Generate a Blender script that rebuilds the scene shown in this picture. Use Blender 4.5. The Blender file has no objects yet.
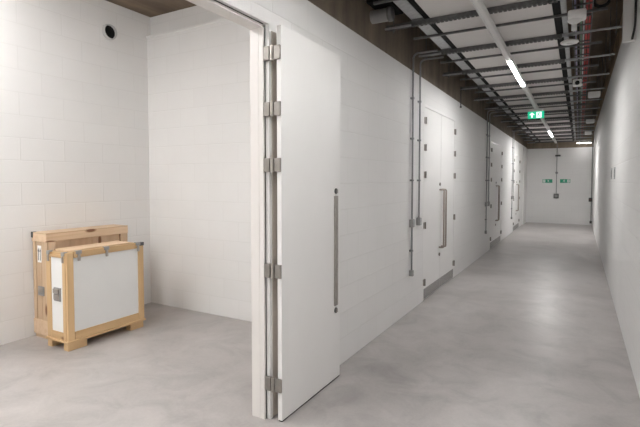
import bpy, math, random
from mathutils import Vector, Matrix
random.seed(7)
SC = bpy.context.scene
COL = SC.collection

# ---------------------------------------------------------------- view
SC.view_settings.view_transform = 'Standard'
SC.view_settings.look = 'None'
SC.view_settings.gamma = 1
SC.view_settings.use_curve_mapping = False
SC.view_settings.exposure = 0.17
w = bpy.data.worlds.new('World'); SC.world = w
w.use_nodes = True
w.node_tree.nodes['Background'].inputs[0].default_value = (.6, .65, .7, 1)
w.node_tree.nodes['Background'].inputs[1].default_value = 0.02
SC.cycles.max_bounces = 14
SC.cycles.diffuse_bounces = 10
SC.cycles.sample_clamp_indirect = 6
SC.cycles.caustics_reflective = False
SC.cycles.use_denoising = True

# ---------------------------------------------------------------- materials
def rgb(r, g, b):
    f = lambda c: (c/255/12.92) if c/255 <= .04045 else ((c/255+.055)/1.055)**2.4
    return (f(r), f(g), f(b), 1)

class NT:
    def __init__(s, name):
        s.m = bpy.data.materials.new(name); s.m.use_nodes = True
        s.t = s.m.node_tree; s.b = s.t.nodes['Principled BSDF']
    def n(s, typ, **kw):
        x = s.t.nodes.new(typ)
        for k, v in kw.items(): setattr(x, k, v)
        return x
    def l(s, a, b): s.t.links.new(a, b)
    def inp(s, node, **kw):
        for k, v in kw.items(): node.inputs[k.replace('_', ' ')].default_value = v
    def coords(s, scale=(1, 1, 1), rot=(0, 0, 0), geo=True):
        mp = s.n('ShaderNodeMapping'); mp.inputs['Scale'].default_value = scale; mp.inputs['Rotation'].default_value = rot
        if geo:
            g = s.n('ShaderNodeNewGeometry'); s.l(g.outputs['Position'], mp.inputs['Vector'])
        else:
            g = s.n('ShaderNodeTexCoord'); s.l(g.outputs['Object'], mp.inputs['Vector'])
        return mp.outputs['Vector']
    def noise(s, vec, scale, detail=4, rough=.55, dist=0):
        x = s.n('ShaderNodeTexNoise'); s.l(vec, x.inputs['Vector'])
        s.inp(x, Scale=scale, Detail=detail, Roughness=rough, Distortion=dist); return x.outputs['Fac']
    def ramp(s, fac, stops):
        x = s.n('ShaderNodeValToRGB'); s.l(fac, x.inputs['Fac'])
        e = x.color_ramp.elements
        while len(e) < len(stops): e.new(.5)
        for i, (p, c) in enumerate(stops):
            e[i].position = p; e[i].color = c if isinstance(c, tuple) else (c, c, c, 1)
        return x.outputs['Color']
    def mix(s, fac, a, b, blend='MIX'):
        x = s.n('ShaderNodeMix', data_type='RGBA', blend_type=blend)
        if isinstance(fac, (int, float)): x.inputs[0].default_value = fac
        else: s.l(fac, x.inputs[0])
        for v, i in ((a, 6), (b, 7)):
            if isinstance(v, tuple): x.inputs[i].default_value = v
            else: s.l(v, x.inputs[i])
        return x.outputs[2]
    def bump(s, h, strength=.3, dist=.01):
        x = s.n('ShaderNodeBump'); s.l(h, x.inputs['Height']); s.inp(x, Strength=strength, Distance=dist)
        s.l(x.outputs['Normal'], s.b.inputs['Normal'])
    def base(s, c):
        if isinstance(c, tuple): s.b.inputs['Base Color'].default_value = c
        else: s.l(c, s.b.inputs['Base Color'])

def plain(name, c, rough=.5, metal=0, var=.06, scale=9, bump=0):
    k = NT(name); v = k.coords()
    f = k.noise(v, scale, 3)
    lo = tuple(x*(1-var) for x in c[:3])+(1,); hi = tuple(min(1, x*(1+var)) for x in c[:3])+(1,)
    k.base(k.ramp(f, [(.3, lo), (.7, hi)]))
    k.inp(k.b, Roughness=rough, Metallic=metal)
    if bump: k.bump(k.noise(v, scale*8, 4), bump, .004)
    return k.m

def block_wall(name, axis, c=(.80, .797, .79, 1)):
    """painted blockwork: 440 x 215 blocks, faint filled joints"""
    k = NT(name)
    g = k.n('ShaderNodeNewGeometry'); sp = k.n('ShaderNodeSeparateXYZ'); cb = k.n('ShaderNodeCombineXYZ')
    k.l(g.outputs['Position'], sp.inputs[0])
    k.l(sp.outputs['Y' if axis == 'x' else 'X'], cb.inputs[0]); k.l(sp.outputs['Z'], cb.inputs[1])
    br = k.n('ShaderNodeTexBrick'); k.l(cb.outputs[0], br.inputs['Vector'])
    k.inp(br, Scale=1.0)
    br.inputs['Mortar Size'].default_value = .006; br.inputs['Mortar Smooth'].default_value = .6
    br.inputs['Brick Width'].default_value = .45; br.inputs['Row Height'].default_value = .225
    br.inputs['Color1'].default_value = (1, 1, 1, 1); br.inputs['Color2'].default_value = (.985, .985, .985, 1)
    br.inputs['Mortar'].default_value = (.95, .95, .945, 1)
    cl = k.noise(k.coords(), 1.3, 4)
    base = k.mix(1.0, k.ramp(cl, [(.3, tuple(x*.965 for x in c[:3])+(1,)), (.7, c)]), br.outputs['Color'], 'MULTIPLY')
    k.base(base)
    fine = k.noise(k.coords(), 60, 5)
    inv = k.n('ShaderNodeMath', operation='MULTIPLY_ADD'); k.l(br.outputs['Fac'], inv.inputs[0]); inv.inputs[1].default_value = -1.0
    ad = k.n('ShaderNodeMath', operation='MULTIPLY'); k.l(fine, ad.inputs[0]); ad.inputs[1].default_value = .25
    k.l(ad.outputs[0], inv.inputs[2])
    k.bump(inv.outputs[0], .35, .004)
    k.inp(k.b, Roughness=.62)
    return k.m

def concrete_floor():
    k = NT('polished_concrete')
    v = k.coords()
    big = k.noise(v, .55, 6, .6, .6); mid = k.noise(v, 2.6, 7, .65, .8)
    fine = k.noise(v, 45, 4, .6)
    a = k.ramp(big, [(.28, (.305, .286, .276, 1)), (.5, (.395, .374, .364, 1)), (.72, (.48, .458, .448, 1))])
    b = k.ramp(mid, [(.3, .76), (.5, 1.0), (.72, 1.16)])
    c = k.mix(.85, a, b, 'MULTIPLY')
    d = k.ramp(fine, [(.3, .96), (.7, 1.03)])
    k.base(k.mix(1, c, d, 'MULTIPLY'))
    r = k.ramp(mid, [(.25, .30), (.75, .44)])
    k.l(r, k.b.inputs['Roughness'])
    k.b.inputs['Specular IOR Level'].default_value = .42
    k.bump(k.noise(v, 7, 6), .05, .004)
    return k.m

def board_concrete(name, c, along):
    k = NT(name)
    g = k.coords()
    s = {'y': (1/.15, .35, 1/.15), 'x': (.35, 1/.15, 1/.15), 'z': (1/.2, 1/.2, .4)}[along]
    v = k.coords(scale=s)
    a = k.noise(v, 1.0, 5, .6); b = k.noise(g, 6, 5, .6)
    lo = tuple(x*.68 for x in c[:3])+(1,); hi = tuple(x*1.3 for x in c[:3])+(1,)
    x = k.ramp(a, [(.3, lo), (.7, hi)])
    k.base(k.mix(.6, x, k.ramp(b, [(.3, .75), (.7, 1.1)]), 'MULTIPLY'))
    k.inp(k.b, Roughness=.85)
    k.bump(a, .3, .01)
    return k.m

def pine(name, axis, c=(.63, .435, .235, 1)):
    k = NT(name)
    sc = {'x': (.9, 26, 26), 'y': (26, .9, 26), 'z': (26, 26, .9)}[axis]
    g = k.noise(k.coords(scale=sc), 1.0, 5, .6, .5)
    sc2 = {'x': (.5, 8, 8), 'y': (8, .5, 8), 'z': (8, 8, .5)}[axis]
    g2 = k.noise(k.coords(scale=sc2), 1.0, 2, .5, .8)
    f = lambda m: tuple(min(1, x*y) for x, y in zip(c[:3], m))+(1,)
    a = k.ramp(g, [(.25, f((.80, .74, .66))), (.5, c), (.78, f((1.12, 1.14, 1.2)))])
    a = k.mix(.5, a, k.ramp(g2, [(.3, f((.86, .8, .72))), (.7, f((1.1, 1.12, 1.15)))]))
    vo = k.n('ShaderNodeTexVoronoi'); 
    sc3 = {'x': (2.2, 7, 7), 'y': (7, 2.2, 7), 'z': (7, 7, 2.2)}[axis]
    k.l(k.coords(scale=sc3), vo.inputs['Vector']); vo.inputs['Scale'].default_value = 1
    kn = k.ramp(vo.outputs['Distance'], [(.09, 1.0), (.17, .0)])
    a = k.mix(kn, a, (.22, .10, .045, 1))
    oi = k.n('ShaderNodeObjectInfo')
    a = k.mix(1.0, a, k.ramp(oi.outputs['Random'], [(0, (.84, .82, .80, 1)), (1, (1.1, 1.1, 1.1, 1))]), 'MULTIPLY')
    k.base(a); k.inp(k.b, Roughness=.55)
    k.bump(g, .12, .002)
    return k.m

def emit(name, c, s):
    k = NT(name); k.base((.9, .9, .9, 1))
    k.b.inputs['Emission Color'].default_value = c; k.b.inputs['Emission Strength'].default_value = s
    return k.m

def slat_plate(name, c):
    """plate with fine horizontal grille lines"""
    k = NT(name)
    wv = k.n('ShaderNodeTexWave', wave_type='BANDS', bands_direction='Z'); k.l(k.coords(), wv.inputs['Vector'])
    wv.inputs['Scale'].default_value = 22
    k.base(k.ramp(wv.outputs['Fac'], [(.2, tuple(x*.7 for x in c[:3])+(1,)), (.7, c)]))
    k.bump(wv.outputs['Fac'], .6, .004); k.inp(k.b, Roughness=.5, Metallic=.4)
    return k.m

M = dict(
    wall_x=block_wall('painted_block_facing_x', 'x'),
    wall_y=block_wall('painted_block_facing_y', 'y'),
    plaster=plain('white_plaster', (.80, .797, .79, 1), .6, 0, .02, 2),
    floor=concrete_floor(),
    soffit=board_concrete('board_marked_concrete_soffit', (.16, .118, .083, 1), 'y'),
    upper=board_concrete('bare_concrete_upper_wall', (.17, .135, .102, 1), 'z'),
    upper_r=board_concrete('lightened_concrete_right_band', (.50, .385, .27, 1), 'z'),  # concrete colour lightened to stand in for light this band lacks
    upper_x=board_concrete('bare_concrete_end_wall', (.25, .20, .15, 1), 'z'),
    door=plain('white_door_lacquer', (.80, .795, .785, 1), .38, 0, .012, 3),
    frame=plain('off_white_frame_paint', (.74, .715, .69, 1), .45, 0, .02, 4),
    steel=plain('brushed_steel', (.42, .39, .36, 1), .38, .75, .1, 20),
    hinge=plain('satin_hinge_steel', (.25, .232, .213, 1), .45, .45, .1, 30),
    bronze=plain('bronze_handle', (.37, .325, .29, 1), .35, .6, .08, 20),
    galv=plain('galvanised_steel', (.42, .43, .44, 1), .45, .45, .15, 25),
    galv_dull=plain('dull_galvanised_steel', (.14, .14, .14, 1), .5, .4, .2, 25),
    conduit=plain('conduit_steel', (.27, .275, .28, 1), .4, .55, .1, 25),
    black=plain('black_rubber', (.012, .012, .012, 1), .6, 0, .1),
    blacksteel=plain('black_channel_steel', (.012, .012, .012, 1), .7, 0, .2),
    panel=plain('light_grey_ceiling_panel', (.64, .62, .605, 1), .55, 0, .03, 3),
    white=plain('white_plastic', (.82, .82, .81, 1), .4, 0, .02),
    rail=plain('white_trunking', (.72, .72, .71, 1), .45, 0, .02),
    ventrim=plain('pale_grey_vent_rim', (.48, .48, .475, 1), .5, 0, .03),
    strip=plain('beige_hinge_strip_paint', (.50, .445, .395, 1), .5, 0, .03),
    grey=plain('grey_enamel', (.30, .30, .295, 1), .5, 0, .08),
    darkgrey=plain('dark_grey_plastic', (.07, .07, .07, 1), .5, 0, .1),
    red=plain('red_cable_sheath', (.45, .035, .035, 1), .5, 0, .1),
    green=plain('green_cable_sheath', (.10, .22, .14, 1), .5, 0, .1),
    lilac=plain('lilac_cable_sheath', (.36, .33, .50, 1), .5, 0, .1),
    paleblue=plain('pale_cable_sheath', (.5, .52, .54, 1), .5, 0, .1),
    px=pine('pine_grain_x', 'x'), py=pine('pine_grain_y', 'y'), pz=pine('pine_grain_z', 'z'),
    rx=pine('raw_pine_grain_x', 'x', (.66, .50, .345, 1)), ry=pine('raw_pine_grain_y', 'y', (.66, .50, .345, 1)), rz=pine('raw_pine_grain_z', 'z', (.66, .50, .345, 1)),
    crate_white=plain('white_faced_plywood', (.78, .79, .785, 1), .42, 0, .015, 3),
    ink=plain('black_ink', (.02, .02, .02, 1), .6, 0, .05),
    paper=plain('white_sticker', (.85, .85, .84, 1), .6, 0, .02),
    kick=slat_plate('grey_kick_grille', (.42, .41, .40, 1)),
    signgreen=plain('sign_green', (.012, .30, .17, 1), .4, 0, .03),
    lamp=emit('lit_diffuser', (1, .98, .965, 1), 160),
    lamp_far=emit('bright_lit_diffuser', (1, .98, .965, 1), 255),
    lamp_unseen=emit('dimmed_unseen_diffuser', (1, .98, .965, 1), 98),  # overhead sections out of view, added to brighten the near corridor
    roomlamp=emit('lit_room_diffuser', (1, .985, .972, 1), 57),
    endlamp=emit('lit_end_diffuser', (1, .97, .94, 1), 18),
    exitgreen=emit('backlit_sign_green', (.01, .52, .28, 1), .9),
    exitwhite=emit('backlit_sign_white', (.9, 1, .95, 1), 1.0),
)
for k_ in ('black', 'blacksteel'):
    M[k_].node_tree.nodes['Principled BSDF'].inputs['Specular IOR Level'].default_value = .08
for k_ in ('exitgreen', 'exitwhite'):
    b_ = M[k_].node_tree.nodes['Principled BSDF']
    b_.inputs['Base Color'].default_value = (.008, .2, .11, 1) if k_ == 'exitgreen' else (.8, .85, .82, 1)

# ---------------------------------------------------------------- mesh helpers
def wloc(o):
    v = Vector((0, 0, 0))
    while o: v += o.location; o = o.parent
    return v

class MB:
    def __init__(s): s.v = []; s.f = []; s.sm = []
    def add(s, vs, fs, smooth=False):
        n = len(s.v); s.v += [Vector(q) for q in vs]
        for f in fs: s.f.append(tuple(i+n for i in f)); s.sm.append(smooth)
        return s
    def box(s, x0, x1, y0, y1, z0, z1):
        x0, x1 = sorted((x0, x1)); y0, y1 = sorted((y0, y1)); z0, z1 = sorted((z0, z1))
        return s.add([(x0,y0,z0),(x1,y0,z0),(x1,y1,z0),(x0,y1,z0),(x0,y0,z1),(x1,y0,z1),(x1,y1,z1),(x0,y1,z1)],
                     [(0,3,2,1),(4,5,6,7),(0,1,5,4),(1,2,6,5),(2,3,7,6),(3,0,4,7)])
    def tube(s, pts, r, seg=10, cap=True):
        pts = [Vector(p) for p in pts]; n = len(pts); rings = []
        prev = None
        for i, p in enumerate(pts):
            d = (pts[min(i+1, n-1)]-pts[max(i-1, 0)]).normalized()
            if prev is None:
                a = Vector((0, 0, 1)) if abs(d.z) < .9 else Vector((1, 0, 0))
                u = d.cross(a).normalized()
            else:
                u = (prev-d*prev.dot(d)).normalized()
            prev = u; q = d.cross(u)
            rr = r[i] if isinstance(r, (list, tuple)) else r
            rings.append([p+(u*math.cos(2*math.pi*j/seg)+q*math.sin(2*math.pi*j/seg))*rr for j in range(seg)])
        vs = [x for rg in rings for x in rg]; fs = []
        for i in range(n-1):
            for j in range(seg):
                k = (j+1) % seg
                fs.append((i*seg+j, i*seg+k, (i+1)*seg+k, (i+1)*seg+j))
        s.add(vs, fs, True)
        if cap:
            s.add(rings[0], [tuple(reversed(range(seg)))]); s.add(rings[-1], [tuple(range(seg))])
        return s
    def lathe(s, c, axis, prof, seg=28):
        """prof = [(distance along axis, radius)...]"""
        c = Vector(c); ax = Vector(axis).normalized()
        a = Vector((0, 0, 1)) if abs(ax.z) < .9 else Vector((1, 0, 0))
        u = ax.cross(a).normalized(); q = ax.cross(u)
        vs = [c+ax*h+(u*math.cos(2*math.pi*j/seg)+q*math.sin(2*math.pi*j/seg))*r for h, r in prof for j in range(seg)]
        fs = []
        for i in range(len(prof)-1):
            for j in range(seg):
                k = (j+1) % seg
                fs.append((i*seg+j, i*seg+k, (i+1)*seg+k, (i+1)*seg+j))
        s.add(vs, fs, True)
        if prof[0][1] > 1e-6: s.add(vs[:seg], [tuple(reversed(range(seg)))])
        if prof[-1][1] > 1e-6: s.add(vs[-seg:], [tuple(range(seg))])
        return s
    def prism(s, poly, o, u, v, t):
        """2D polygon in the plane (o, u, v), extruded t along u x v"""
        o, u, v = Vector(o), Vector(u), Vector(v); nrm = u.cross(v).normalized()
        a = [o+u*p[0]+v*p[1] for p in poly]; n = len(a)
        b = [p+nrm*t for p in a]
        return s.add(a+b, [tuple(reversed(range(n))), tuple(range(n, 2*n))]+[(i, (i+1) % n, n+(i+1) % n, n+i) for i in range(n)])
    def build(s, name, mat, parent=None, bevel=0, loc=None):
        if parent is not None: org = wloc(parent)
        elif loc is not None: org = Vector(loc)
        else:
            xs = [p.x for p in s.v]; ys = [p.y for p in s.v]; zs = [p.z for p in s.v]
            org = Vector(((min(xs)+max(xs))/2, (min(ys)+max(ys))/2, min(zs)))
        me = bpy.data.meshes.new(name)
        me.from_pydata([tuple(p-org) for p in s.v], [], s.f)
        me.polygons.foreach_set('use_smooth', s.sm)
        me.materials.append(M[mat]); me.update()
        import bmesh
        bm = bmesh.new(); bm.from_mesh(me); bmesh.ops.recalc_face_normals(bm, faces=bm.faces); bm.to_mesh(me); bm.free()
        o = bpy.data.objects.new(name, me); COL.objects.link(o)
        if parent is not None: o.parent = parent
        else: o.location = org
        if bevel:
            m = o.modifiers.new('bevel', 'BEVEL'); m.width = bevel; m.segments = 2; m.limit_method = 'ANGLE'
        return o

def box(*a): return MB().box(*a)
def tag(o, label=None, cat=None, group=None, kind=None):
    if label: o['label'] = label
    if cat: o['category'] = cat
    if group: o['group'] = group
    if kind: o['kind'] = kind
    return o
def thing(name, loc, label, cat, group=None, kind=None):
    o = bpy.data.objects.new(name, None); COL.objects.link(o); o.location = loc; o.empty_display_size = .1
    return tag(o, label, cat, group, kind)
def struct(name, mb, mat, label, cat, bevel=0):
    return tag(mb.build(name, mat, None, bevel), label, cat, None, 'structure')
def copy_tree(o, parent=None):
    c = o.copy(); COL.objects.link(c)
    if parent is not None: c.parent = parent
    for ch in list(o.children): copy_tree(ch, c)
    return c
def dup(o, loc, label, group=None):
    c = copy_tree(o); c.location = loc; c['label'] = label
    if group: c['group'] = group
    return c
ORD = ['first', 'second', 'third', 'fourth', 'fifth', 'sixth', 'seventh', 'eighth', 'ninth', 'tenth', 'eleventh', 'twelfth', 'thirteenth', 'fourteenth', 'fifteenth', 'sixteenth', 'seventeenth', 'eighteenth', 'nineteenth', 'twentieth']
def arc(c, a, b, r, a0, a1, n=6):
    c, a, b = Vector(c), Vector(a), Vector(b)
    return [c+a*(r*math.cos(a0+(a1-a0)*i/n))+b*(r*math.sin(a0+(a1-a0)*i/n)) for i in range(n+1)]

# ---------------------------------------------------------------- dimensions
XL, XR, YE, YN = -1.77, .418, 18.95, -3.2       # corridor faces, end wall, rear end
XP = -1.90                                      # store-room face of the partition
RX, RY = -4.85, 4.04                            # store-room left wall and back wall
CZ = 3.7; WT = 2.88; RT = 3.31                  # soffit, top of white paint left and right
DOORS = [(.74, 2.46), (5.84, 7.56), (11.0, 12.71), (15.18, 16.80)]
DH = 2.60
DHS = [2.60, 2.56, 2.47, 2.39]
WTY = lambda y: 2.945-.0056*y               # top of the white paint on the left wall

# ---------------------------------------------------------------- shell
struct('floor', box(RX-.2, XR+.2, YN-.2, YE+.2, -.12, 0), 'floor', 'polished mottled grey concrete floor', 'floor')
struct('ceiling', box(RX-.2, XR+.2, YN-.2, YE+.2, CZ, CZ+.2), 'soffit', 'brown board-marked concrete soffit above the services', 'ceiling')
m = MB(); ys = [YN]
for y0, y1 in DOORS: ys += [y0, y1]
ys.append(YE)
for i in range(0, len(ys), 2): m.box(XP, XL, ys[i], ys[i+1], 0, 2.64)
for (y0, y1), h in zip(DOORS, DHS):
    if h < 2.6: m.box(XP, XL, y0, y1, h+.04, 2.64)
m.prism([(YN, 2.64), (YE, 2.64), (YE, WTY(YE)), (YN, WTY(YN))], (XP, 0, 0), (0, 1, 0), (0, 0, 1), XL-XP)
struct('wall_left', m, 'wall_x', 'white painted blockwork wall with the row of tall double doors', 'wall')
m = MB().prism([(YN, WTY(YN)), (YE, WTY(YE)), (YE, CZ), (YN, CZ)], (XP+.02, 0, 0), (0, 1, 0), (0, 0, 1), XL-XP-.02)
struct('wall_left_upper', m, 'upper', 'bare brown concrete band above the white wall with doors', 'wall')
struct('wall_store_upper', box(XP-.01, XP+.0, YN, RY, 2.64, CZ), 'wall_x', 'white store-room side of the wall above the doorway', 'wall')
struct('wall_right', box(XR, XR+.15, YN, YE, 0, RT), 'wall_x', 'long plain white blockwork wall on the right of the corridor', 'wall')
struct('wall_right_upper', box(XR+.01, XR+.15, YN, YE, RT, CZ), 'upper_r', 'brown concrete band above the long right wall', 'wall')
struct('trim_1', box(.316, XR, 5.02, 5.07, 2.862, CZ), 'plaster', 'white casing board standing out from the top of the right wall', 'trim', .004)
struct('wall_end', box(XL-.13, XR+.15, YE, YE+.15, 0, 2.79), 'wall_y', 'white wall closing the far end of the corridor', 'wall')
struct('wall_end_upper', box(XL-.13, XR+.15, YE, YE+.15, 2.79, CZ), 'upper_x', 'brown concrete band above the far end wall', 'wall')
struct('wall_rear', box(RX-.15, XR+.15, YN-.15, YN, 0, CZ), 'wall_y', 'white wall behind the viewpoint', 'wall')
struct('wall_store_left', box(RX-.15, RX, YN, RY+.15, 0, CZ), 'wall_x', 'white blockwork wall behind the wooden crates', 'wall')
m = MB().box(RX, XP, RY, RY+.15, 0, 3.44).box(RX, XP, RY+.055, RY+.15, 3.44, CZ)
struct('wall_store_back', m, 'wall_y', 'white blockwork back wall of the store room with a ledge near the top', 'wall')
struct('trim_2', box(XL, XL+.035, 17.86, YE, 0, 2.80), 'plaster', 'white pilaster in the far left corner of the corridor', 'trim', .004)

struct('trim_7', box(RX, XP, RY-.016, RY, 3.41, 3.445), 'plaster', 'thin white ledge near the top of the store-room back wall', 'trim', .006)

# ---------------------------------------------------------------- open store-room door
y1 = DOORS[0][1]; y0 = DOORS[0][0]
fr = MB(); fc = MB()
for a, b, t in ((y1-.05, y1, 1), (y0, y0+.05, 0)):
    fr.box(XP-.004, -1.835, a, b, 0, DH+.0)
    fr.box(-1.833, -1.800, a, b, 0, DH+.0)
    aa, bb = (a+.022, b) if t else (a, b-.022)
    fc.box(-1.7945, XL+.002, aa, bb, 0, DH+.018)
fr.box(XP-.004, -1.800, y0, y1, DH-.008, DH+.04)
fc.box(-1.7945, XL+.002, y0, y1, DH+.012, DH+.04)
f1 = thing('trim_3', (XL, y1, 0), 'off-white steel frame of the open store-room doorway', 'door frame', None, 'structure')
fr.build('frame_lining', 'frame', f1)
fc.build('frame_face', 'door', f1)
tag(box(XL+.0001, XL+.006, y1+.0005, y1+.055, .004, 2.575).build('hinge_strip', 'strip', f1, .001), 'beige strip beside the hinges')
MB().box(-1.7995, -1.7965, y1-.033, y1-.0282, 0, DH-.009).box(-1.7995, -1.7945, y0+.05, y1-.05, DH+.0085, DH+.0119).build('dark_gap_strip', 'black', f1)  # black strip drawing the shadow line of the frame rebate

HZ = (.248, 1.005, 1.70, 2.062, 2.42)
d1 = thing('door_1', (-1.70, 2.422, 0), 'tall white door leaf folded open against the corridor wall', 'door', None, 'structure')
LX0, LX1, LY0, LY1 = -1.706, -1.672, 2.432, 3.262
lf = box(LX0, LX1, LY0, LY1, .012, 2.592).build('door_leaf', 'door', d1, .002)
box(LX0+.005, LX1-.004, LY0+.004, LY1-.004, .003, .0118).build('drop_seal', 'black', d1)
for z in HZ:
    h = MB().box(-1.797, -1.752, 2.4095, 2.4375, z-.045, z+.045).build('hinge', 'hinge', d1, .003)
    MB().box(LX0-.014, LX1+.001, 2.417, 2.4315, z-.045, z+.045).build('hinge_leaf', 'hinge', h, .003)
    MB().tube([(-1.736, 2.419, z-.047), (-1.736, 2.419, z+.047)], .0125, 12).build('hinge_pin', 'steel', h)
pp = MB().box(LX1, LX1+.012, 3.155, 3.21, .605, 1.478).build('push_plate', 'steel', d1, .003)
tag(pp, 'long grey steel plate')
for z in (1.515, .565):
    lk = MB().lathe((LX1, 3.185, z), (1, 0, 0), [(0, .022), (.008, .022), (.011, .018), (.011, .001)]).build('lock_rose', 'darkgrey', d1)
    MB().box(LX1+.011, LX1+.02, 3.181, 3.189, z-.014, z+.014).build('thumb_turn', 'steel', lk, .001)

# ---------------------------------------------------------------- closed double doors
WHICH = ['nearest of the closed white double doors, with two long pull handles',
         'second closed white double door down the left corridor wall',
         'farthest closed white double door before the end wall']
for k in range(3):
    y0, y1 = DOORS[k+1]; DH = DHS[k+1]; hz = [q*DH/2.6 if q > 1.2 else q for q in HZ]
    ft = thing('trim_%d' % (4+k), (XL, (y0+y1)/2, 0), 'flush white frame around the ' + ['nearest', 'second', 'farthest'][k] + ' closed double door', 'door frame', None, 'structure')
    MB().box(XP, XL+.001, y0, y0+.045, 0, DH).box(XP, XL+.001, y1-.045, y1, 0, DH).box(XP, XL+.001, y0, y1, DH, DH+.04).build('frame_lining', 'door', ft, .002)
    d = thing('door_%d' % (2+k), (XL, (y0+y1)/2, 0), WHICH[k], 'door', None, 'structure')
    ym = (y0+y1)/2
    for s, a, b in ((1, y0+.049, ym-.004), (-1, ym+.004, y1-.049)):
        box(XL-.05, XL-.002, a, b, .012, DH-.004).build('door_leaf', 'door', d, .002)
        he = a if s > 0 else b; me_ = b if s > 0 else a
        if s > 0: box(XL-.05, XL-.008, ym-.0035, ym+.0035, .012, DH-.004).build('dark_gap_strip', 'black', d)  # black strip put between the leaves as the shade of the gap
        for z in hz:
            hy = he-.002*s
            h = MB().box(XL-.001, XL+.012, hy-.036, hy+.036, z-.042, z+.042).build('hinge', 'steel', d, .003)
            MB().tube([(XL+.016, hy, z-.044), (XL+.016, hy, z+.044)], .010, 10).build('hinge_pin', 'hinge', h)
        hy = me_-.055*s
        pts = [(XL-.002, hy, .62)] + arc((XL+.045, hy, .64), (0, 0, -1), (1, 0, 0), .02, 0, math.pi/2, 5) + arc((XL+.045, hy, 1.445), (1, 0, 0), (0, 0, 1), .02, 0, math.pi/2, 5) + [(XL-.002, hy, 1.465)]
        ph = MB().tube(pts, .013, 12).build('pull_handle', 'bronze', d)
        if s > 0:
            for z in (1.545, .515):
                lk = MB().lathe((XL-.002, hy+.01, z), (1, 0, 0), [(0, .024), (.008, .024), (.012, .019), (.012, .001)]).build('lock_rose', 'hinge', d)
        box(XL-.002, XL+.002, a+.008, b-.008, .022, .155).build('kick_grille', 'kick', d)

# ---------------------------------------------------------------- crates
fx, bx_, cy0, cy1 = -4.11, -4.445, 2.475, 3.33
cr = thing('transit_crate', (-4.28, 2.9, 0), 'front pine crate with white panels and metal catches, standing on block feet', 'crate')
for x0_, x1_ in ((fx-.075, fx-.005), (bx_+.0, bx_+.07)):
    for ya, yb in ((cy0+.0, cy0+.19), (cy1-.175, cy1-.01)):
        MB().box(x0_, x1_, ya, yb, 0, .072).build('foot', 'py', cr, .003)
box(bx_+.005, bx_+.065, cy0+.1905, cy1-.1755, 0, .072).build('skid', 'py', cr, .003)  # added runner closing the back, so the hollow under the crate darkens
box(bx_-.012, fx+.012, cy0-.01, cy1+.008, .0722, .094).build('base_board', 'py', cr, .003)
box(bx_+.018, fx-.022, cy0+.02, cy1-.02, .0942, .90).build('body', 'pz', cr)
box(fx-.022, fx-.012, cy0+.06, cy1-.06, .16, .875).build('front_panel', 'crate_white', cr)
tag(box(bx_+.06, fx-.05, cy0+.011, cy0+.02, .16, .875).build('end_panel', 'crate_white', cr), 'narrow white end panel')
for ya, yb in ((cy0, cy0+.066), (cy1-.066, cy1)):
    box(fx-.022, fx, ya, yb, .0942, .925).build('corner_batten', 'pz', cr, .003)
box(fx-.022, fx-.001, cy0+.070, cy1-.070, .0942, .168).build('bottom_rail', 'py', cr, .003)
for xa, xb in ((bx_, bx_+.066), (fx-.078, fx-.031)):
    box(xa, xb, cy0, cy0+.02, .0942, .918).build('corner_batten', 'pz', cr, .003)
    box(xa, xb, cy1-.02, cy1, .0942, .918).build('corner_batten', 'pz', cr, .003)
box(bx_+.0665, fx-.0785, cy0+.001, cy0+.02, .0942, .163).build('bottom_rail', 'px', cr, .003)
box(bx_+.0665, fx-.0785, cy0+.001, cy0+.02, .872, .9).build('top_rail', 'px', cr, .003)
lid = box(bx_, fx-.023, cy0+.0205, cy1-.0205, .9005, .918).build('lid', 'py', cr, .003)
box(fx-.022, fx+.004, cy0+.073, cy1-.073, .871, .93).build('lid_rail', 'py', lid, .004)
box(bx_, fx-.1, cy0+.08, cy1-.08, .9182, .932).build('lid_panel', 'ry', lid, .004)
def catch_front(y):
    c = MB().box(fx+.004, fx+.014, y-.028, y+.028, .905, .936).box(fx-.02, fx+.014, y-.028, y+.028, .9302, .938).build('catch', 'grey', cr, .003)
    MB().box(fx+.004, fx+.018, y-.012, y+.012, .84, .906).build('catch_strap', 'steel', c, .003)
for y in (cy0+.115, (cy0+cy1)/2-.02, cy1-.075): catch_front(y)
def catch_end(x):
    c = MB().box(x-.022, x+.022, cy0-.01, cy0+.03, .9182, .930).box(x-.022, x+.022, cy0-.010, cy0, .895, .9182).build('catch', 'grey', cr, .003)
    MB().box(x-.01, x+.01, cy0-.014, cy0, .83, .897).build('catch_strap', 'steel', c, .003)
for x in (bx_+.045, fx-.055): catch_end(x)
cb_ = MB().box(fx+.0001, fx+.006, cy1-.05, cy1+.004, .895, .93).box(fx-.05, fx+.006, cy1-.05, cy1+.004, .925, .931).build('corner_plate', 'darkgrey', cr, .002)
lt = MB().box(-4.335, -4.225, cy0+.001, cy0+.0108, .455, .585).build('butterfly_latch', 'grey', cr, .004)
MB().box(-4.325, -4.235, cy0-.014, cy0+.001, .53, .575).box(-4.322, -4.238, cy0-.010, cy0+.001, .47, .52).build('latch_hasp', 'steel', lt, .004)

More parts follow.
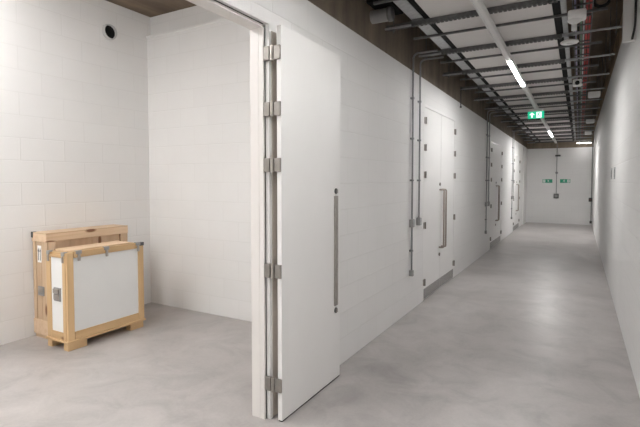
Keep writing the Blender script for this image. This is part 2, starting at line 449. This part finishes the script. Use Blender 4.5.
# taller crate behind
ax0, ax1, ay0, ay1 = -4.835, -4.575, 2.56, 3.49
cr2 = thing('transit_crate', (-4.705, 3.02, 0), 'taller raw pine crate standing between the white wall and the white-panelled crate', 'crate')
box(ax0+.025, ax1-.035, ay0+.02, ay1-.02, .045, .985).build('body', 'rz', cr2)
box(ax0, ax1, ay0-.005, ay1+.005, .04, .19).build('bottom_rail', 'ry', cr2, .004)
for ya, yb in ((ay0+.01, ay0+.13), (2.96, 3.09), (ay1-.13, ay1-.01)):
    box(ax0+.005, ax1-.005, ya, yb, 0, .0398).build('skid', 'rx', cr2, .003)
cap = box(ax0, ax1+.0, ay0-.005, ay1+.005, .985, 1.062).build('lid', 'ry', cr2, .004)
box(ax0+.0, ax1, ay0-.005, ay1+.005, 1.0622, 1.075).build('lid_panel', 'ry', cap, .003)
for xa, xb in ((ax0+.004, ax0+.055), (ax0+.072, ax0+.15), (ax0+.158, ax1-.004)):
    box(xa, xb, ay0, ay0+.02, .1905, .984).build('end_batten', 'rz', cr2, .003)
for ya, yb in ((ay0+.0205, ay0+.09), (ay1-.09, ay1)):
    box(ax1-.034, ax1-.002, ya, yb, .1905, .984).build('face_batten', 'rz', cr2, .003)
MB().box(ax0-.004, ax0+.03, ay0-.010, ay0-.0049, 1.02, 1.078).box(ax0-.004, ax0+.03, ay0-.010, ay0+.03, 1.0751, 1.079).build('corner_plate', 'darkgrey', cr2, .002)
lt = MB().box(ax0+.10, ax0+.20, ay0-.010, ay0+.0, .44, .535).build('butterfly_latch', 'grey', cr2, .004)
MB().box(ax0+.11, ax0+.19, ay0-.018, ay0-.01, .475, .525).build('latch_hasp', 'steel', lt, .004)
stk = box(ax0+.095, ax0+.16, ay0-.002, ay0-.0002, .775, .945).build('sticker', 'paper', cr2)
tag(stk, 'white sticker with two black upward arrows')
ar = [(-.007, 0), (.007, 0), (.007, .09), (.017, .09), (0, .13), (-.017, .09), (-.007, .09)]
for dx in (.112, .143):
    MB().prism([(p[0]*.75, p[1]) for p in ar], (ax0+dx, ay0-.002, .795), (1, 0, 0), (0, 0, 1), .0008).build('arrow', 'ink', stk)

# ---------------------------------------------------------------- duct outlet in the store room
vt = thing('wall_vent', (RX, 3.49, 3.343), 'round black-throated duct outlet with a white rim high on the store-room wall', 'vent')
MB().lathe((RX, 3.49, 3.343), (1, 0, 0), [(0, .08), (0, .092), (.012, .092), (.04, .083), (.04, .077), (0.004, .076)]).build('rim', 'ventrim', vt)
MB().lathe((RX, 3.49, 3.343), (1, 0, 0), [(.004, .0765), (.006, .0765), (.006, .001)]).build('throat', 'black', vt)

# ---------------------------------------------------------------- wall conduits in pairs
PLACE = ['nearest', 'middle', 'farthest']
for k in range(3):
    yb = (0, 5.05, 9.38)[k]
    for j, (y, zend) in enumerate(((5.31, .46), (5.585, None))):
        y += yb
        side = ['left', 'right'][j]
        c = thing('electrical_conduit', (XL, y, 1.0),
                  'steel wall conduit, ' + ('longer' if j == 0 else 'shorter') + ' pipe of the pair before the ' + ['nearest', 'second', 'farthest'][k] + ' closed double door', 'conduit', 'conduits running up the left wall')
        x = XL+.024; zt = 3.105 - .012*j
        top = arc((x+.06, y, zt-.06), (-1, 0, 0), (0, 0, 1), .06, 0, math.pi/2, 6)
        pts = [(x, y, (zend if zend else 1.075)+.05)] + [(x, y, 2.0), (x, y, 2.5)] + top + [(-1.46, y, zt)]
        MB().tube(pts, .0108, 10).build('pipe', 'conduit', c)
        b = box(XL, XL+.045, y-.036, y+.036, 1.035, 1.13).build('junction_box', 'grey', c, .004)
        box(XL+.045, XL+.05, y-.03, y+.03, 1.042, 1.123).build('cover_plate', 'galv', b, .002)
        if zend:
            b = box(XL, XL+.045, y-.024, y+.024, zend-.02, zend+.05).build('terminal_box', 'grey', c, .004)
        for z in (2.58, 2.1, 1.6) + ((.75,) if zend else ()):
            MB().box(XL, XL+.012, y-.026, y+.026, z-.011, z+.011).tube([(x, y, z-.011), (x, y, z+.011)], .018, 12).build('saddle_clip', 'conduit', c)

# end wall conduit with switch
c = thing('electrical_conduit', (-.735, YE, 1.0), 'thin steel conduit down the middle of the far end wall to a square switch box', 'conduit')
MB().tube([(-.735, YE-.02, 1.1), (-.735, YE-.02, 3.05)], .012, 10).build('pipe', 'conduit', c)
b = box(-.82, -.65, YE-.06, YE, .94, 1.11).build('switch_box', 'darkgrey', c, .006)
box(-.785, -.685, YE-.066, YE-.06, .975, 1.075).build('rocker', 'grey', b, .004)
MB().lathe((-.735, YE, 1.88), (0, -1, 0), [(0, .045), (.035, .045), (.04, .035), (.04, .001)]).build('inspection_box', 'conduit', c)
s_ = MB().box(-.79, -.62, YE-.05, YE, 2.48, 2.54).build('tee_box', 'darkgrey', c, .005)
# corner conduit and call point
c = thing('electrical_conduit', (.375, YE, 0), 'steel conduit running down the far right corner beside the end wall', 'conduit')
MB().tube([(.385, YE-.03, .12), (.385, YE-.03, 3.0)], .012, 10).build('pipe', 'galv_dull', c)
box(.345, .415, YE-.075, YE-.0, .06, .15).build('terminal_box', 'darkgrey', c, .004)
cp = thing('call_point', (.36, YE, .9), 'small dark round-cornered call point in the far right corner', 'call point')
box(.30, .41, YE-.11, YE-.044, .84, .98).build('housing', 'darkgrey', cp, .012)
box(.335, .365, YE-.115, YE-.11, .90, .925).build('button', 'red', cp, .003)

# switch plates on the right wall
for j, y in enumerate((7.42, 8.06)):
    p = thing('switch_plate', (XR, y, 1.7), 'slim grey vertical plate on the right wall, ' + ('nearer' if j == 0 else 'farther') + ' of the pair', 'switch plate', 'grey plates on the right wall')
    box(XR-.006, XR, y-.11, y+.11, 1.62, 1.78).build('plate', 'galv', p, .002)
    box(XR-.010, XR-.006, y-.05, y+.05, 1.65, 1.75).build('insert', 'grey', p, .001)
cb = MB().tube([(.408, 5.0105, 3.66), (.408, 5.0105, 3.04), (.406, 5.0105, 2.99), (.401, 5.0105, 2.95), (.394, 5.0105, 2.91), (.387, 5.0105, 2.872)], .009, 8)
tag(cb.build('cable', 'darkgrey'), 'black cable hanging down the white casing board at the top of the right wall', 'cable')

# ---------------------------------------------------------------- exit signs
def man(o, u, v, s):
    """running figure as separate small strokes merged in one mesh; returns MB"""
    m = MB()
    head = [(.06*math.cos(a)+.10, .06*math.sin(a)+.37) for a in [i*math.pi/6 for i in range(12)]]
    for poly in (head,
                 [(-.03, .29), (.09, .30), (.06, .08), (-.07, .08)],
                 [(.07, .30), (.19, .20), (.27, .24), (.25, .27), (.18, .25), (.06, .33)],
                 [(-.03, .30), (-.15, .25), (-.19, .12), (-.15, .11), (-.11, .21), (0, .25)],
                 [(-.01, .10), (.06, .10), (.15, -.02), (.11, -.20), (.06, -.18), (.08, -.03), (-.02, .06)],
                 [(-.07, .12), (.0, .08), (-.08, -.08), (-.25, -.12), (-.26, -.06), (-.12, -.03)]):
        m.prism([(p[0]*s, p[1]*s) for p in poly], o, u, v, .002)
    return m
UP = [(-.06, -.2), (.06, -.2), (.06, .02), (.2, .02), (0, .22), (-.2, .02), (-.06, .02)]
sx, sy, sz = -.765, 9.62, 2.885
es = thing('exit_sign', (sx, sy, sz), 'green and white running-man exit sign with upward arrow hanging below the light rail', 'exit sign')
sx += .02; es.location.x = sx
box(sx-.125, sx+.125, sy-.025, sy+.025, sz+.066, sz+.115).build('housing', 'rail', es, .004)
box(sx-.142, sx+.142, sy-.008, sy+.008, sz-.07, sz+.065).build('sign_panel', 'exitgreen', es, .002)
box(sx+.008, sx+.098, sy-.011, sy-.0081, sz-.057, sz+.052).build('door_symbol', 'exitwhite', es)
MB().prism([(p[0]*.235, p[1]*.235) for p in UP], (sx-.067, sy-.0081, sz-.004), (1, 0, 0), (0, 0, 1), .002).build('arrow', 'exitwhite', es)
man((sx+.048, sy-.0111, sz-.016), (1, 0, 0), (0, 0, 1), .145).build('running_figure', 'exitgreen', es)
for dx in (-.09, .09):
    MB().tube([(sx+dx, sy, sz+.11), (-.765+dx*.1, sy, 3.041)], .003, 6).build('suspension_wire', 'galv', es)
for j, (cx, flip, wh) in enumerate(((-1.035, -1, 'left'), (-.455, 1, 'right'))):
    e = thing('exit_sign', (cx, YE, 1.58), 'small green running-man sign on the end wall, ' + wh + ' of the conduit', 'exit sign', 'exit signs on the end wall')
    box(cx-.165, cx+.165, YE-.006, YE, 1.51, 1.645).build('sign_panel', 'signgreen', e)
    ac = cx+.11*flip
    box(ac-.04, ac+.04, YE-.0085, YE-.0061, 1.525, 1.63).build('door_symbol', 'paper', e)
    rot = [(p[1]*flip, p[0]) for p in UP]
    MB().prism([(p[0]*.12, p[1]*.14) for p in rot][::1 if flip < 0 else -1], (ac, YE-.0086, 1.58), (1, 0, 0), (0, 0, 1), .002).build('arrow', 'signgreen', e)
    man((cx-.03*flip, YE-.0061, 1.565), (flip, 0, 0), (0, 0, 1), .145).build('running_figure', 'paper', e)

# ---------------------------------------------------------------- corridor ceiling services
SZ = 3.10                                        # underside of the struts
def heavy_strut(y):
    o = thing('ceiling_strut', (-.69, y, SZ), '', 'ceiling strut', 'slotted steel struts across the corridor')
    m = MB().box(-1.72, -.19, y-.021, y+.021, SZ+.010, SZ+.05)
    for i in range(38):
        x = -1.70+i*.04
        m.box(x, x+.028, y-.021, y-.018, SZ+.002, SZ+.0101).box(x, x+.028, y+.018, y+.021, SZ+.002, SZ+.0101)
    m.build('channel', 'galv_dull', o)
    box(-.19, .34, y-.006, y+.010, SZ+.030, SZ+.0498).build('bracket_arm', 'galv', o)
    box(-1.73, -1.46, y-.040, y-.0215, SZ+.004, SZ+.02).build('bracket_arm', 'galv', o)
    box(-1.72, -.05, y+.0262, y+.044, SZ+.026, SZ+.044).build('conduit_run', 'galv', o)
    for x in (-1.65, .29):
        MB().tube([(x, y, SZ-.03), (x, y, CZ+.1)], .005, 6).lathe((x, y, SZ-.012), (0, 0, 1), [(0, .012), (.011, .012)], 6).build('hanger_rod', 'galv_dull', o)
    return o
NH = 14
hs = [4.39+1.11*k for k in range(-1, NH)]
proto = None
near = [y for y in hs if y < sy]
def strut_label(y, lst, kind):
    fr_ = sorted([q for q in lst if q < sy], reverse=True); bk = [q for q in lst if q >= sy]
    if y in fr_: return '%s strut across the corridor ceiling, %s in front of the hanging exit sign' % (kind, ORD[fr_.index(y)])
    return '%s strut across the corridor ceiling, %s behind the hanging exit sign' % (kind, ORD[bk.index(y)])
for y in hs:
    l = strut_label(y, hs, 'wide slotted steel')
    if proto is None: proto = heavy_strut(y); proto['label'] = l
    else: dup(proto, (-.69, y, SZ), l)
ls = [4.87+1.11*k for k in range(-2, NH-1)]
proto = None
for y in ls:
    l = strut_label(y, ls, 'narrow plain steel')
    if proto is None:
        proto = thing('ceiling_strut', (-.69, y, SZ+.015), l, 'ceiling strut', 'narrow steel struts across the corridor')
        box(-1.60, .19, y-.011, y+.011, SZ+.028, SZ+.05).build('channel', 'galv_dull', proto)
        for x in (-1.52, .08):
            MB().tube([(x, y, SZ+.05), (x, y, CZ+.1)], .004, 6).build('hanger_rod', 'galv_dull', proto)
    else: dup(proto, (-.69, y, SZ+.015), l)
# panels lying on the struts
edges = sorted(hs+ls)
pl = list(zip(edges[:-1], edges[1:]))
fr_ = sorted([p for p in pl if p[1] <= sy+.3], reverse=True); bk = [p for p in pl if p[1] > sy+.3]
for a, b in pl:
    wh = '%s in front of the hanging exit sign' % ORD[fr_.index((a, b))] if (a, b) in fr_ else '%s behind the hanging exit sign' % ORD[bk.index((a, b))]
    o = box(-1.275, -.245, a+.006, b-.006, SZ+.0505, SZ+.075).build('ceiling_panel', 'panel', None, .002)
    tag(o, 'pale grey ceiling panel between struts, ' + wh, 'ceiling panel', 'pale panels between the corridor struts')

Y0, Y1 = 1.6, 18.7
# left perforated tray + black channel
t = thing('cable_tray', (-1.385, 10, SZ+.05), 'galvanised perforated cable tray along the left side of the ceiling', 'cable tray')
m = MB().box(-1.445, -1.335, Y0, Y1, SZ+.0502, SZ+.0535)
m.box(-1.447, -1.4445, Y0, Y1, SZ+.0502, SZ+.085).box(-1.3355, -1.333, Y0, Y1, SZ+.0502, SZ+.085)
m.build('tray_bed', 'galv', t)
for i in range(15):
    y = 2.1+i*1.11
    box(-1.45, -1.33, y, y+.10, SZ+.047, SZ+.0500).build('joint_plate', 'galv_dull', t)
o = MB().box(-1.330, -1.278, Y0, Y1, SZ+.0502, SZ+.11).build('channel_rail', 'blacksteel')
tag(o, 'black steel channel rail between the left cable tray and the pale panels', 'rail')
o = MB().box(-.243, -.182, Y0, Y1, SZ+.0502, SZ+.11).build('channel_rail', 'blacksteel')
tag(o, 'black steel channel rail along the right edge of the pale panels', 'rail')
# right narrow tray
t = thing('cable_tray', (-.15, 10, SZ+.05), 'narrow galvanised tray beside the right black rail', 'cable tray')
MB().box(-.175, -.135, Y0, Y1, SZ+.0502, SZ+.053).box(-.177, -.1745, Y0, Y1, SZ+.0502, SZ+.08).box(-.1355, -.133, Y0, Y1, SZ+.0502, SZ+.08).build('tray_bed', 'galv', t)
# cable ladder
t = thing('cable_ladder', (-.01, 10, SZ+.05), 'steel cable ladder carrying coloured cables on the right of the ceiling', 'cable ladder')
for x in (-.085, .075):
    box(x-.003, x+.003, Y0, Y1, SZ+.0502, SZ+.095).build('side_rail', 'galv_dull', t)
yy = Y0+.1; n = 0
while yy < Y1-.1:
    box(-.082, .072, yy, yy+.018, SZ+.0502, SZ+.062).build('rung', 'galv_dull', t); yy += .30; n += 1
def cable(x, r, mat, label, amp=.004):
    pts = []
    y = Y0
    while y < Y1:
        pts.append((x+random.uniform(-amp, amp), y, SZ+.0625+r)); y += .6
    tag(MB().tube(pts, r, 8).build('cable', mat), label, 'cable', 'cables on the ladder')
cable(-.064, .008, 'lilac', 'lilac cable lying on the ceiling cable ladder, leftmost of the bundle', .001)
cable(-.040, .008, 'black', 'black cable on the ceiling ladder between the lilac and green ones', .001)
cable(-.016, .008, 'green', 'dull green cable on the ceiling ladder', .001)
cable(.007, .007, 'paleblue', 'pale grey cable on the ceiling ladder between green and red cables', .001)
cable(.030, .009, 'red', 'bright red fire cable on the ceiling ladder, left one of the red pair', .001)
cable(.058, .009, 'red', 'bright red fire cable on the ceiling ladder, right one of the red pair', .001)
rod = MB().tube([(-1.712, 7.66, 2.80), (-1.712, 7.66, 3.13)], .008, 8).lathe((-1.712, 7.66, 2.80), (0, 0, 1), [(-.012, .016), (.012, .016)], 6)
tag(rod.build('threaded_rod', 'darkgrey'), 'short dark threaded rod hanging from a strut end above the left wall', 'rod')

# light trunking
RZ = 3.04
t = thing('light_trunking', (-.765, 8, RZ), 'long white light rail with lit sections running down the corridor ceiling', 'light fitting')
MB().box(-.795, -.735, -2.9, 18.6, RZ+.012, RZ+.06).box(-.795, -.789, -2.9, 18.6, RZ-.003, RZ+.0121).box(-.741, -.735, -2.9, 18.6, RZ-.003, RZ+.0121).build('rail', 'rail', t, .003)
for y in (-2.75, -.55, 1.55, 6.01, 14.35):  # nearest sections are unseen; extra ones added to light the open leaf
    d_ = box(-.787, -.743, y, y+1.52, RZ-.002, RZ+.0118).build('diffuser', 'lamp_far' if y > 9 else 'lamp' if y > 3 else 'lamp_unseen', t, .004)
    tag(d_, 'glowing white light section')
for a, b in ((-1.21, -.58), (1.0, 1.53), (3.1, 5.98), (7.56, 14.32), (15.9, 18.57)):
    box(-.785, -.745, a, b, RZ+.004, RZ+.0118).build('blank_cover', 'rail', t, .002)
for y in hs:
    if y < 18.5: box(-.775, -.755, y-.018, y+.018, RZ+.0602, RZ+.0719+.04).build('suspension_clip', 'galv_dull', t)
# strip at the far end
t = thing('strip_light', (.16, 18.6, 2.9), 'short lit strip light across the far right end of the corridor ceiling', 'light fitting')
box(-.11, .335, 18.56, 18.62, 2.925, 2.96).build('body', 'rail', t, .003)
box(-.10, .325, 18.563, 18.617, 2.905, 2.9248).build('diffuser', 'endlamp', t, .003)
for x in (.0, .3): MB().tube([(x, 18.59, 2.96), (x, 18.59, CZ)], .004, 6).build('hanger_rod', 'galv_dull', t)

# detectors, cameras and boxes under the ladder
d = thing('smoke_detector', (-.122, 5.6, SZ), 'flat white round disc fitting under the strut on the right of the ceiling', 'detector')
MB().lathe((-.122, 5.6, SZ-.001), (0, 0, -1), [(0, .055), (.012, .085), (.022, .088), (.03, .08), (.032, .001)], 32).build('base', 'white', d)
MB().lathe((-.122, 5.6, SZ-.033), (0, 0, -1), [(0, .03), (.006, .026), (.007, .001)], 20).build('sensor', 'rail', d)
d = thing('ceiling_camera', (-.06, 4.70, SZ), 'large white rounded fitting beside the coiled black cable on the ceiling', 'camera')
MB().box(-.12, .025, 4.62, 4.78, SZ-.075, SZ-.0).build('housing', 'white', d, .02)
MB().lathe((-.065, 4.70, SZ-.0752), (0, 0, -1), [(0, .06), (.012, .055), (.026, .036), (.03, .001)], 24).build('dome', 'rail', d)
box(-.075, .06, 4.80, 4.83, SZ-.02, SZ).build('mounting_bracket', 'darkgrey', d)
d = thing('sensor_box', (-.075, 5.2, SZ), 'small pale square sensor between the large white fitting and the round disc', 'sensor')
box(-.100, -.052, 5.20, 5.25, SZ-.01, SZ+.05).build('housing', 'white', d, .005)
MB().lathe((-.075, 5.225, SZ-.0102), (0, 0, -1), [(0, .02), (.008, .014), (.009, .001)], 16).build('lens', 'rail', d)
d = thing('ceiling_camera', (-.06, 7.75, SZ), 'white box camera with a dark round lens hanging beyond the round disc', 'camera')
box(-.115, .0, 7.69, 7.82, SZ-.09, SZ-.0).build('housing', 'white', d, .01)
MB().lathe((-.055, 7.69, SZ-.055), (0, -1, 0), [(0, .03), (.018, .03), (.018, .001)], 20).build('lens', 'black', d)
def jbox(x, y, label, z=SZ-.03):
    d = thing('junction_box', (x, y, z), label, 'junction box', 'pale junction boxes by the right wall')
    b = box(x-.09, x+.09, y-.09, y+.09, z, z+.08).build('body', 'rail', d, .006)
    box(x-.075, x+.075, y-.075, y+.075, z-.008, z-.0002).build('cover', 'white', d, .004)
    for dx in (-.05, .05):
        MB().tube([(x+dx, y, z+.08), (x+dx, y, CZ+.1)], .005, 6).build('hanger_rod', 'galv_dull', d)
jbox(.19, 9.2, 'pale junction box under the soffit by the right wall, nearest of three')
jbox(.20, 13.0, 'pale junction box under the soffit by the right wall, middle of three')
jbox(.20, 15.9, 'pale junction box under the soffit by the right wall, farthest of three')
# coil of black cable
pts = []
for i in range(64):
    a = i/16*2*math.pi
    pts.append((.142+(.055+.0008*i/4)*math.cos(a), 4.852+i*.0007, SZ+.128+.062*math.sin(a)))
tag(MB().tube(pts, .009, 8).build('cable_coil', 'black'), 'coil of black cable standing on a narrow strut by the right wall', 'cable')
# pipe stub and black enclosure on the near left
d = thing('pipe_stub', (-1.66, 4.1, 3.1), 'grey capped pipe end by the top of the left wall beside the black box', 'pipe')
MB().lathe((-1.769, 4.12, 3.17), (1, 0, 0), [(0, .062), (.20, .062)], 24).build('pipe', 'grey', d)
MB().lathe((-1.568, 4.12, 3.17), (1, 0, 0), [(-.03, .0625), (-.03, .07), (.0, .07), (.012, .05), (.012, .001)], 24).build('end_cap', 'galv_dull', d)
d = thing('control_box', (-1.7, 4.2, 3.3), 'black enclosure at the top of the left wall above the grey pipe end', 'enclosure')
box(-1.769, -1.56, 3.98, 4.42, 3.26, 3.66).build('body', 'blacksteel', d, .006)
box(-1.559, -1.552, 4.02, 4.38, 3.30, 3.62).build('lid', 'darkgrey', d, .004)

# the services fall slightly towards the far end
for o in list(COL.objects):
    if o.parent is None and o.name.split('.')[0] in ('ceiling_strut', 'ceiling_panel', 'cable_tray', 'channel_rail', 'cable_ladder', 'light_trunking', 'smoke_detector', 'ceiling_camera', 'sensor_box', 'junction_box', 'exit_sign', 'cable', 'cable_coil'):
        if o.name.startswith('exit_sign') and o.location.y > 15 or o.location.z < 2.5: continue
        if o.name.startswith('cable') and o.location.x > .3: continue
        o.location.z -= .008*(o.location.y-5)
        o.rotation_euler.x = -.008

# ---------------------------------------------------------------- store-room light fittings (outside the picture)
for x, l in ((-4.3, 'left-hand'), (-3.5, 'right-hand')):
    t = thing('strip_light', (x, .1, 3.6), 'long lit strip light on the store-room ceiling, %s one' % l, 'light fitting', 'store-room strip lights')
    box(x-.06, x+.06, -1.7, 1.9, 3.63, CZ).build('body', 'rail', t, .004)
    box(x-.05, x+.05, -1.68, 1.88, 3.605, 3.6298).build('diffuser', 'roomlamp', t, .004)

# ---------------------------------------------------------------- camera
f_px, py_, pitch, yaw = 455.0, 199.0, math.radians(2.3409), math.radians(29.667)
cd = bpy.data.cameras.new('Camera'); cam = bpy.data.objects.new('Camera', cd); COL.objects.link(cam)
cd.sensor_fit = 'HORIZONTAL'; cd.sensor_width = 36
cd.lens = f_px/640*36
cd.shift_y = (py_-213.5)/640
cam.location = (0, 0, 1.6)
cam.rotation_euler = (math.pi/2-pitch, 0, yaw)
cd.clip_start = .05
SC.camera = cam
